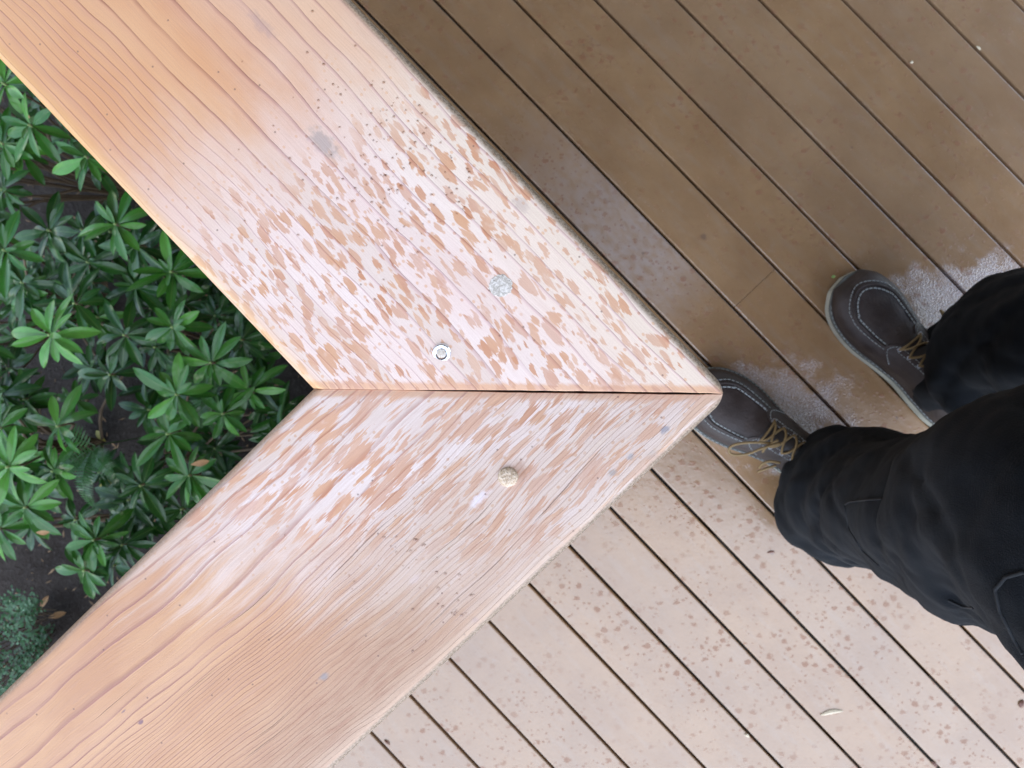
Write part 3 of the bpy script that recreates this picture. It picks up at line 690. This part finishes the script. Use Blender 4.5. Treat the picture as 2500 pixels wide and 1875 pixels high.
# trousers
def cloth():
    t = NT('black_work_cloth'); P = t.coord(); n = t.noise(P, 12, 4, 0.6); n2 = t.noise(P, 900, 2, 0.6); d, c = t.vor(P, 160, 1.0, '3D'); cr, cg, cb = t.sep(c)
    lint = t.mul(t.ss(d, 0.05, 0.10, 1.0, 0.0), t.ss(cr, 0.86, 0.88))
    col = t.mix(t.ss(n, 0.3, 0.7), (0.0025, 0.0034, 0.0048), (0.0048, 0.0064, 0.0090)); col = t.mix(t.ss(n2, .45, .7, 0, .5), col, (0.009, 0.0115, 0.0150))
    col = t.mix(t.mul(lint, 0.5), col, (0.05, 0.045, 0.045))
    return t.done(col, 0.85, t.bump(t.add(n2, t.mul(n, 3)), 0.0011), Specular_IOR_Level=0.10, Sheen_Weight=0.05, Sheen_Roughness=0.45)
M_cloth = cloth()
def leg(keys, folds, tmb):
    pts = smooth_path([k[0] for k in keys], 14); rad = []
    for i in range(len(keys) - 1):
        for k in range(14): q = k / 14; q = q * q * (3 - 2 * q); rad.append(keys[i][1] * (1 - q) + keys[i + 1][1] * q)
    rad.append(keys[-1][1]); n = 96; v = []; f = []; L = 0; m = len(pts); pn = Vector((1, 0, 0))
    for i, p in enumerate(pts):
        t = (pts[min(i + 1, m - 1)] - pts[max(i - 1, 0)]).normalized(); L += (p - pts[max(i - 1, 0)]).length
        pn = (pn - t * pn.dot(t)).normalized(); bn = t.cross(pn)
        for k in range(n):
            a = 2 * pi * k / n; r = rad[i]
            q = sum(A * math.exp(-((L - l0) / wl) ** 2) * cos(kk * L + mm * a + ph) for (A, l0, wl, kk, mm, ph) in folds)
            sq = q if q > 0 else q * 1.3
            # long soft drape
            sq += .022 * cos(3 * a + 6 * L + 1) + .012 * cos(7 * a - 9 * L)
            for (ca, cl, cp, A_) in ((1.5, 17, .4, .075), (-2, 23, 1.9, .04), (3, 12, 2.7, .05), (1, 31, 4.4, .028)):
                w_ = .5 + .5 * sin(2.1 * L * 9 + a * 1 + cp * 3); sq -= A_ * w_ * 1.7 * (1 - abs(sin(ca * a * .5 * 2 + cl * L + cp + .5 * sin(2 * a + 8 * L)))) ** 5
            v.append(p + (pn * cos(a) + bn * sin(a)) * r * (1 + sq))
    for i in range(m - 1):
        for k in range(n): f.append((i * n + k, i * n + (k + 1) % n, (i + 1) * n + (k + 1) % n, (i + 1) * n + k))
    b = len(v); v.append(pts[0] + Vector((0, 0, .004))); v.append(pts[-1])
    for k in range(n): f.append((b, (k + 1) % n, k)); f.append((b + 1, (m - 1) * n + k, (m - 1) * n + (k + 1) % n))
    tmb.add(v, f)
tb = MB()
H1 = Vector((.56, -.24, .93)); H2 = Vector((.70, -.06, .93))
leg([(at(2064, 1208, .050), .095), (at(2075, 1212, .11), .096), (at(2200, 1236, .30), .088), (at(2385, 1285, .50), .090), (at(2650, 1265, .68), .100), (Vector((.45, -.20, .80)), .115), (H1, .12)],
    [(.10, .03, .07, 70, 1, 0), (.06, .12, .08, 55, 2, 1.5), (.05, .30, .12, 32, 2, 4.0), (.05, .50, .12, 38, 1, 2.0), (.035, .7, .2, 26, 2, 0)], tb)
leg([(at(2385, 908, .060), .080), (at(2392, 902, .11), .084), (at(2550, 818, .25), .088), (Vector((.70, .035, .48)), .100), (Vector((.69, .0, .70)), .108), (H2, .12)],
    [(.11, .03, .07, 75, 1, 2), (.06, .14, .09, 50, 2, 0.5), (.05, .3, .12, 34, 2, 3.0), (.05, .5, .12, 30, 1, 1.0)], tb)
tb.tube([(.63, -.15, .84), (.64, -.15, .93), (.645, -.15, 1.02)], [.12, .165, .155], 32)
for c_, r in ((H1, .12), (H2, .12)): tb.tube([c_ - Vector((0, 0, .1)), c_, c_ + Vector((.02, 0, .07))], [.11, .125, .10], 32)
tm = mesh('trousers', [p - P0 for p in tb.v], tb.f, True, None)
tr = link('trousers', tm, M_cloth, person, Vector((0, 0, 0)))
mod = tr.modifiers.new('merge', 'REMESH'); mod.mode = 'VOXEL'; mod.voxel_size = .0045; mod.use_smooth_shade = True
tx = bpy.data.textures.new('cloth_folds', 'CLOUDS'); tx.noise_scale = .075; tx.noise_depth = 2
md = tr.modifiers.new('folds', 'DISPLACE'); md.texture = tx; md.strength = .016; md.mid_level = .5; md.texture_coords = 'GLOBAL'
# dark jacket above the belt
jk = MB(); jk.tube([(.635, -.15, .92), (.645, -.15, .96), (.65, -.15, 1.10), (.65, -.15, 1.25), (.64, -.15, 1.36), (.63, -.15, 1.43)], [.16, .175, .17, .185, .17, .07], 40)
jk.build('jacket', M_cloth, person, sharp=None, loc=-P0)
bpy.context.view_layer.update()
dg = bpy.context.evaluated_depsgraph_get(); ev = tr.evaluated_get(dg); bv = BVHTree.FromObject(tr, dg)
def on_cloth(x, y, off=.001):
    o_ = Vector((0, 0, CAM_H)) - P0; d = ray(x, y); h = bv.ray_cast(o_, d)
    return None if h[0] is None else h[0] - d * off
def seam(name, px, r, mat=M_cloth, lab=None):
    pp = [on_cloth(*q) for q in [(a[0] + (b[0] - a[0]) * t_, a[1] + (b[1] - a[1]) * t_) for a, b in zip(px, px[1:]) for t_ in np.linspace(0, 1, 12, endpoint=False)]]
    pp = [p for p in pp if p is not None]
    # keep only a continuous run
    run = [pp[0]] if pp else []
    for p in pp[1:]:
        if (p - run[-1]).length < .03: run.append(p)
    if len(run) > 3:
        m_ = MB(); m_.tube(smooth_path(run[::3] + [run[-1]], 3), r, 6); m_.build(name, mat, tr, sharp=None)
M_seam = plain('faded_seam', (0.005, 0.0065, 0.009), 0.85, scale=600)
cur = [(2062, 1232), (2075, 1225), (2110, 1221), (2152, 1218), (2162, 1260), (2185, 1350), (2200, 1420), (2230, 1460), (2290, 1520)]
seam('seam', cur, .0011, M_seam)
seam('seam', [(2062, 1232), (2072, 1290), (2105, 1345), (2150, 1385)], .0010, M_seam)
seam('seam', [(2500, 1397), (2455, 1410), (2430, 1440), (2440, 1490), (2475, 1560), (2499, 1600)], .0013, M_seam)
seam('seam', [(2315, 1466), (2350, 1482), (2400, 1486), (2432, 1480)], .0011, M_seam)

# ------------------------------------------------------------------ small things on the deck
M_husk = plain('pale_husk', (0.55, 0.47, 0.34), 0.7, scale=500); M_brown = plain('brown_bud', (0.12, 0.05, 0.03), 0.6, scale=400); M_green = plain('green_fleck', (0.25, 0.40, 0.12), 0.6)
def bit(name, lab, cat, px, L, wd, ang, mat, h=.0015, group=None):
    v = []; f = []; n = 8
    for i in range(n + 1):
        q = i / n; w_ = wd * sin(pi * min(.97, max(.03, q))) ** .7
        for j, (yy, zz) in enumerate(((-1, 0), (-.5, .8), (.2, 1), (1, .1))): v.append(((q - .5) * L, yy * w_ / 2 + .1 * L * sin(pi * q) * .6, h * zz * sin(pi * min(.97, max(.03, q))) ** .5 + .0006))
    for i in range(n):
        for j in range(3): f.append((i * 4 + j, (i + 1) * 4 + j, (i + 1) * 4 + j + 1, i * 4 + j + 1))
    o = link(name, mesh(name, v, f, True, None), mat, None, at(*px, 0) + Vector((0, 0, .0006)), (0, 0, radians(ang))); tag(o, lab, cat, group); return o
bit('seed_husk', 'pale curved husk lying on the wet deck in the lower right', 'husk', (2030, 1740), .036, .0075, 12, M_husk, .004)
bit('bud_scale', 'reddish brown bud scale on the deck near the right edge below the trousers', 'bud scale', (2494, 1718), .013, .009, 70, M_brown, .003)
bit('bud_scale', 'small brown bud scale lying in a deck gap at the bottom edge of the photo', 'bud scale', (2280, 1865), .012, .006, -45, M_brown, .003)
bit('leaf_fragment', 'tiny pale green fragment beside the toe of the fully visible shoe', 'leaf fragment', (2034, 676), .0065, .005, 20, M_green, .002)
bit('wood_crumb', 'whitish crumb caught in a deck gap at the bottom centre', 'crumb', (1823, 1795), .009, .005, -30, M_husk, .003)
bit('wood_crumb', 'whitish crumb in the gap near the top right, the higher of two', 'crumb', (2388, 118), .009, .004, -45, M_husk, .002)
bit('wood_crumb', 'tiny white crumb in the gap near the top right, the lower of two', 'crumb', (2225, 153), .005, .005, 0, M_husk, .002)
bit('wood_crumb', 'dark brown crumb in the deck gap at the bottom between railing and husk', 'crumb', (945, 1812), .012, .005, -40, M_brown, .003)
bit('needle_bit', 'thin brown needle bit on the light boards below the near shoe', 'needle', (1882, 1348), .012, .004, 10, M_brown, .0015)

# ------------------------------------------------------------------ garden
def leafmat(name, a, b, rough=0.32, mid=(0.07, 0.15, 0.03)):
    t = NT(name); c = t.coord(); x, y, z = t.sep(c); n = t.noise(c, 60, 4, 0.6); r = t.rnd(); P = t.noise(t.pos(), 9, 2)
    col = t.mix(r, a, b); col = t.mix(t.ss(n, 0.4, 0.8, 0, 0.35), col, tuple(q * 1.6 for q in a))
    vein = t.ss(t.m_('ABSOLUTE', y), 0.0004, 0.0011, 0.55, 0.0); col = t.mix(vein, col, mid)
    side = t.m_('ABSOLUTE', t.m_('SINE', t.add(t.mul(x, 900), t.mul(t.m_('ABSOLUTE', y), -900))))
    return t.done(col, t.add(rough, t.mul(n, 0.12)), t.bump(t.add(t.mul(n, 1.2), t.mul(side, -0.35)), 0.0008), Coat_Weight=0.55, Coat_Roughness=0.12, Coat_IOR=1.40, Specular_IOR_Level=0.2, Subsurface_Weight=0.0)
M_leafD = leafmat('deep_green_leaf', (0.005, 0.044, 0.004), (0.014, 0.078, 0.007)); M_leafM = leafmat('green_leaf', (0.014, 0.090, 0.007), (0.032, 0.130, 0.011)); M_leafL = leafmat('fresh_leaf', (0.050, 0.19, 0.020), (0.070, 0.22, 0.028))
M_stem = plain('twig_bark', (0.11, 0.075, 0.045), 0.8, scale=200); M_gstem = plain('green_stem', (0.20, 0.28, 0.09), 0.6)
M_dead = plain('dead_leaf', (0.33, 0.19, 0.085), 0.75, scale=200); M_yel = plain('yellowed_leaf', (0.42, 0.38, 0.08), 0.6); M_chip = plain('tan_litter', (0.24, 0.15, 0.08), 0.8, var=.4)
def leaf_mesh(L, wd, droop, cup, mat, tip=.62):
    v = []; f = []; n = 8
    for i in range(n + 1):
        q = i / n; w_ = wd * .5 * (sin(pi * q ** (1 + tip * .45)) ** .72 if 0 < q < 1 else .0)
        if i == 0: w_ = .0012
        x = L * q; z = -droop * L * q * q + .02 * L * sin(pi * q)
        for k in (-2, -1, 0, 1, 2): v.append((x, k * .56 * w_, z + cup * w_ * (abs(k) / 2) ** 1.2 - (.0006 if k == 0 else 0) + random.uniform(-.0004, .0004)))
    for i in range(n):
        for k in range(4): f.append((i * 5 + k, (i + 1) * 5 + k, (i + 1) * 5 + k + 1, i * 5 + k + 1))
    me = mesh('leaf', v, f, True, None); me.materials.append(mat); return me
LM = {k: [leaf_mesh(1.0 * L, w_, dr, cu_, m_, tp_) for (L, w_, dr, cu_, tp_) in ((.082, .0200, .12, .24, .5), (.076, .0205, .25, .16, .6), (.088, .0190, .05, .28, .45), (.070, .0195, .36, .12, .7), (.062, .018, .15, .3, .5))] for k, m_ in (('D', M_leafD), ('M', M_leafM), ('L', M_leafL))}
def leaf(par, p, az, el, roll, key, sc_):
    me = random.choice(LM[key]); o = bpy.data.objects.new('leaf', me); COL.objects.link(o); o.parent = par
    o.location = p; o.rotation_euler = Euler((roll, -el, az), 'XYZ'); o.scale = (sc_,) * 3; return o
def whorl(sh, stm, px, py, z, n, key, size=1.0, a0=None, tilt=None, base=None, missing=()):
    c = at(px, py, z); loc = c - sh.location
    a0 = random.uniform(0, 2 * pi) if a0 is None else a0
    tl = Vector((random.uniform(-.25, .25), random.uniform(-.25, .25), 1)).normalized() if tilt is None else Vector(tilt).normalized()
    n += 2
    for k in range(n):
        if k in missing: continue
        az = a0 + 2 * pi * k / n + random.uniform(-.16, .16); el = random.uniform(-.35, .38)
        el -= (tl.x * cos(az) + tl.y * sin(az)) * 1.0
        off = Vector((cos(az), sin(az), 0)) * .004
        leaf(sh, loc + off + Vector((0, 0, random.uniform(-.008, .003))), az, el, random.uniform(-.6, .6), ('L' if key == 'M' and random.random() < .12 else key), size * random.uniform(.66, 1.15))
    if n > 6:
        for k in range(random.randint(1, 3)):
            az = random.uniform(0, 2 * pi); leaf(sh, loc + Vector((0, 0, .003)), az, random.uniform(.4, .9), random.uniform(-.4, .4), 'L' if key == 'L' else key, size * random.uniform(.4, .6))
    b = Vector((base[0], base[1], 0)) if base else Vector((0, 0, 0)); b = Vector((b.x * .3, b.y * .3, 0))
    mid = (loc + b) * .5 + Vector((random.uniform(-.03, .03), random.uniform(-.03, .03), .0)); mid.z = loc.z * .62
    stm[0].tube(smooth_path([loc + Vector((0, 0, .003)), loc - Vector((0, 0, .05)), mid, b - Vector((0, 0, .02))], 4), [.0022] * 4 + [.0028] * 4 + [.004] * 5, 6)
    stm[1].tube([loc + Vector((0, 0, .006)), loc - Vector((0, 0, .02))], [.0026, .0024], 6)
shrubs = {}
def shrub(key, px, py, lab):
    p = at(px, py, GZ); o = empty('shrub', (p.x, p.y, GZ)); tag(o, lab, 'shrub', 'glossy green shrubs below the railing'); shrubs[key] = (o, (MB(), MB())); return o
shrub('A', 330, 480, 'glossy shrub at the upper left, tucked against the upper cap board, above a dark hollow')
shrub('B', 260, 760, 'shrub with the brightest fresh green star of leaves, at the left middle')
shrub('C', 560, 850, 'dark glossy shrub beside the inner corner of the railing joint')
shrub('D', 240, 1080, 'shrub with long narrow leaves above the bare soil at the lower left')
shrub('E', 480, 1080, 'shrub with drooping dark leaves beside the inner edge of the lower cap board')
shrub('F', 330, 1260, 'pale green shrub nearest to the bare patch of soil, lowest of the big-leaved shrubs')
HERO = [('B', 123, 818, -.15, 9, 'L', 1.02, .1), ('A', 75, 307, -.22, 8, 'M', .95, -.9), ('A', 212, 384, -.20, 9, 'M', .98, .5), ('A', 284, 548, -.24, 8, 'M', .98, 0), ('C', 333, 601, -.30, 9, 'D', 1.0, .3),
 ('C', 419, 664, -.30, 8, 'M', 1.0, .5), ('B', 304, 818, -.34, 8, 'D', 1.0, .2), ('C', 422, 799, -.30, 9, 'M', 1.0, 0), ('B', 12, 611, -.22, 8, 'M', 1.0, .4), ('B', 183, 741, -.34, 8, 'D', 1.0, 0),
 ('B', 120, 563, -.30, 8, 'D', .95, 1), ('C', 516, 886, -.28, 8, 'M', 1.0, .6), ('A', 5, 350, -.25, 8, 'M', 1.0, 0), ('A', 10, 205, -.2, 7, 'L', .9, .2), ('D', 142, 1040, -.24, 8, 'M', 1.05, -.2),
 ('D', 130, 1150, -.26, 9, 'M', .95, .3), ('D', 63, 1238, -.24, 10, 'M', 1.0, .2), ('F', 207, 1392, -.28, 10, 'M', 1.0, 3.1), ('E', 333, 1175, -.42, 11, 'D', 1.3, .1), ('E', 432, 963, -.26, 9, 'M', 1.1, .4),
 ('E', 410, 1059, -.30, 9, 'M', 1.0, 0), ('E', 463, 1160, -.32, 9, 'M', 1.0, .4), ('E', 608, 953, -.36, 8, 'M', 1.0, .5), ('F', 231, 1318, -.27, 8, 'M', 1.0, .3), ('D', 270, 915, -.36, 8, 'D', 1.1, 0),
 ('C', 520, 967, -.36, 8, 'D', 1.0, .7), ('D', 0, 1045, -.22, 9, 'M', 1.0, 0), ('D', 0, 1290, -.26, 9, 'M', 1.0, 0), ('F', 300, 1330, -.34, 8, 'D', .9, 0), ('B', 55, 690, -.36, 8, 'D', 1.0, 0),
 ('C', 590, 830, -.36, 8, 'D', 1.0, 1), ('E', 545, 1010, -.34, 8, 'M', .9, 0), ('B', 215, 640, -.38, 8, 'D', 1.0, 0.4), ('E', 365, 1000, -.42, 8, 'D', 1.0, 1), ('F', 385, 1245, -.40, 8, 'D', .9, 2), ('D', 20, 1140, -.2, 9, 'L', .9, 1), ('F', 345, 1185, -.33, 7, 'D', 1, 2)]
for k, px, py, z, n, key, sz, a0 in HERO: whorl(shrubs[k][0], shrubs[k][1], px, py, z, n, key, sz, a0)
def bare(x, y):
    if x < 235 and 1300 < y < 1600 - 0 * x: return True
    if 185 < x < 315 and 925 < y < 1150: return True
    if 60 < x < 210 and 380 < y < 500: return True
    return False
cnt = 0
while cnt < 150:
    x = random.uniform(-260, 700); y = random.uniform(120, 1400)
    if abs(y - 950) < abs(x - 765) * -1 or bare(x, y): continue
    if y < 155 + x * 1.04 - 60 or y > 1684 - x * .96 + 60: continue
    k = ('A' if y < 520 else ('B' if x < 330 else 'C')) if y < 900 else (('D' if x < 300 else 'E') if y < 1250 else 'F')
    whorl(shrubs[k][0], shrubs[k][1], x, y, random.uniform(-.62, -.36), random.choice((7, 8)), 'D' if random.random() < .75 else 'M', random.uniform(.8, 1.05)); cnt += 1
for k, (o, (a, b)) in shrubs.items():
    a.build('stem', M_stem, o, sharp=None); b.build('shoot_tip', M_gstem, o, sharp=None)
# ferns
M_fern = leafmat('fern_green', (0.035, 0.12, 0.030), (0.05, 0.15, 0.04), .5)
def fern(lab, px, py, z, fronds):
    c = at(px, py, GZ); root = empty('fern', (c.x, c.y, GZ)); tag(root, lab, 'fern', 'ferns between the shrubs')
    for az, L, zz in fronds:
        fb_ = MB(); N = 26; p0 = Vector((0, 0, (z - GZ))); pr = None; sp = []
        for i in range(N + 1):
            q = i / N; p = Vector((cos(az) * L * q, sin(az) * L * q, (z - GZ) + .05 * sin(pi * q * .8) - .10 * q * q)); sp.append(p)
            if i > 1:
                wl = .034 * (1 - q) ** .7 * min(1, q * 5) + .003; t_ = (sp[-1] - sp[-2]).normalized(); sdv = t_.cross(Vector((0, 0, 1))).normalized()
                for sg in (1, -1):
                    a_ = p; b_ = p + sdv * sg * wl + t_ * wl * .25 - Vector((0, 0, wl * .2)); hwid = t_ * L / N * .36
                    fb_.add([a_ - hwid, a_ + hwid, (a_ + b_) / 2 + hwid * 1.1, b_, (a_ + b_) / 2 - hwid * 1.1], [(0, 1, 2, 3, 4)])
        fb_.tube([Vector((0, 0, 0))] + sp[::4], .0012, 5); fb_.build('frond', M_fern, root, smooth=False)
fern('small fern with fine feathery fronds left of the lower cap board', 455, 1050, -.42, [(-1.75, .17, 0), (-2.4, .15, 0), (2.6, .16, 0), (-.9, .12, 0)])
fern('dark fern in the shade just below the inner railing corner', 650, 900, -.45, [(-.6, .18, 0), (-1.4, .17, 0), (-2.3, .17, 0), (.4, .14, 0), (2.9, .12, 0)])
# small-leaved plant at the lower left
c = at(25, 1570, GZ); sp_ = empty('low_plant', (c.x, c.y, GZ)); tag(sp_, 'low bushy plant with tiny blue-green leaves at the lower left edge', 'plant')
M_tiny = leafmat('blue_green_leaf', (0.025, 0.095, 0.028), (0.045, 0.14, 0.045), .5); fm = MB(); stm_ = MB()
for i in range(70):
    bx, by = random.uniform(-70, 95), random.uniform(1455, 1750)
    if (bx - 5) ** 2 / 95 ** 2 + (by - 1590) ** 2 / 150 ** 2 > 1: continue
    tp = at(bx, by, random.uniform(-.55, -.40)) - sp_.location; stm_.tube([Vector((tp.x * .4, tp.y * .4, 0)), tp], .0012, 5)
    for j in range(34):
        q = random.random(); p = tp + Vector((random.gauss(0, .009), random.gauss(0, .009), -.05 * q)); az = random.uniform(0, 2 * pi); L = random.uniform(.007, .012); d_ = Vector((cos(az), sin(az), random.uniform(-.2, .6))).normalized(); s_ = d_.cross(Vector((0, 0, 1))).normalized() * L * .32
        fm.add([p, p + d_ * L * .5 + s_, p + d_ * L, p + d_ * L * .5 - s_], [(0, 1, 2, 3)])
fo = fm.build('foliage', M_tiny, sp_, smooth=False); tag(fo, kind='stuff'); stm_.build('stem', M_stem, sp_, sharp=None)
# litter
lt = MB()
for i in range(1500):
    x = random.uniform(-300, 760); y = random.uniform(100, 1700); p = at(x, y, GZ) + Vector((0, 0, .012)); az = random.uniform(0, 2 * pi); L = random.uniform(.006, .024) * (1 if random.random() < .8 else 1.6); w_ = random.uniform(.0012, .004)
    d_ = Vector((cos(az), sin(az), random.uniform(-.15, .15))) * L / 2; s_ = Vector((-sin(az), cos(az), random.uniform(-.2, .2))) * w_ / 2 * (L / .01) ** .5
    lt.add([p - d_, p - d_ * .2 - s_, p + d_, p + d_ * .1 + s_, p + Vector((0, 0, .0015))], [(0, 1, 4), (1, 2, 4), (2, 3, 4), (3, 0, 4)])
lo = lt.build('leaf_litter', M_chip, smooth=False); tag(lo, kind='stuff')
for px, py, z, az, mat, sz, lab in ((258, 1078, GZ + .02, 2.4, M_yel, .75, 'yellow-green fallen leaf on the soil between the shrubs'), (240, 1192, -.5, .5, M_yel, .7, 'yellow fallen leaf under the dark shrub left of the lower cap board'), (466, 1134, -.28, .15, M_dead, .6, 'tan fallen leaf lying on foliage beside the lower cap board'),
        (88, 1300, -.22, 0.0, M_dead, .45, 'tan fallen leaf scrap on the leaves at the lower left'), (40, 258, -.4, -.9, M_dead, .8, 'brown curled leaf under the shrub at the upper left edge'), (118, 1508, GZ + .02, .3, M_dead, .8, 'tan leaf scrap on the bare soil near the lower cap board'), (98, 1488, GZ + .02, 1.1, M_dead, .7, 'upright tan leaf scrap on the bare soil, left of its neighbour'), (370, 1280, GZ + .03, 1.2, M_dead, .9, 'dead leaf in shade right beside the lower cap board')):
    me = leaf_mesh(.06, .02, .2, .3, mat); o = link('fallen_leaf', me, None, None, at(px, py, z), (random.uniform(-.3, .3), random.uniform(-.2, .2), az)); o.scale = (sz,) * 3; tag(o, lab, 'leaf', 'fallen leaves')
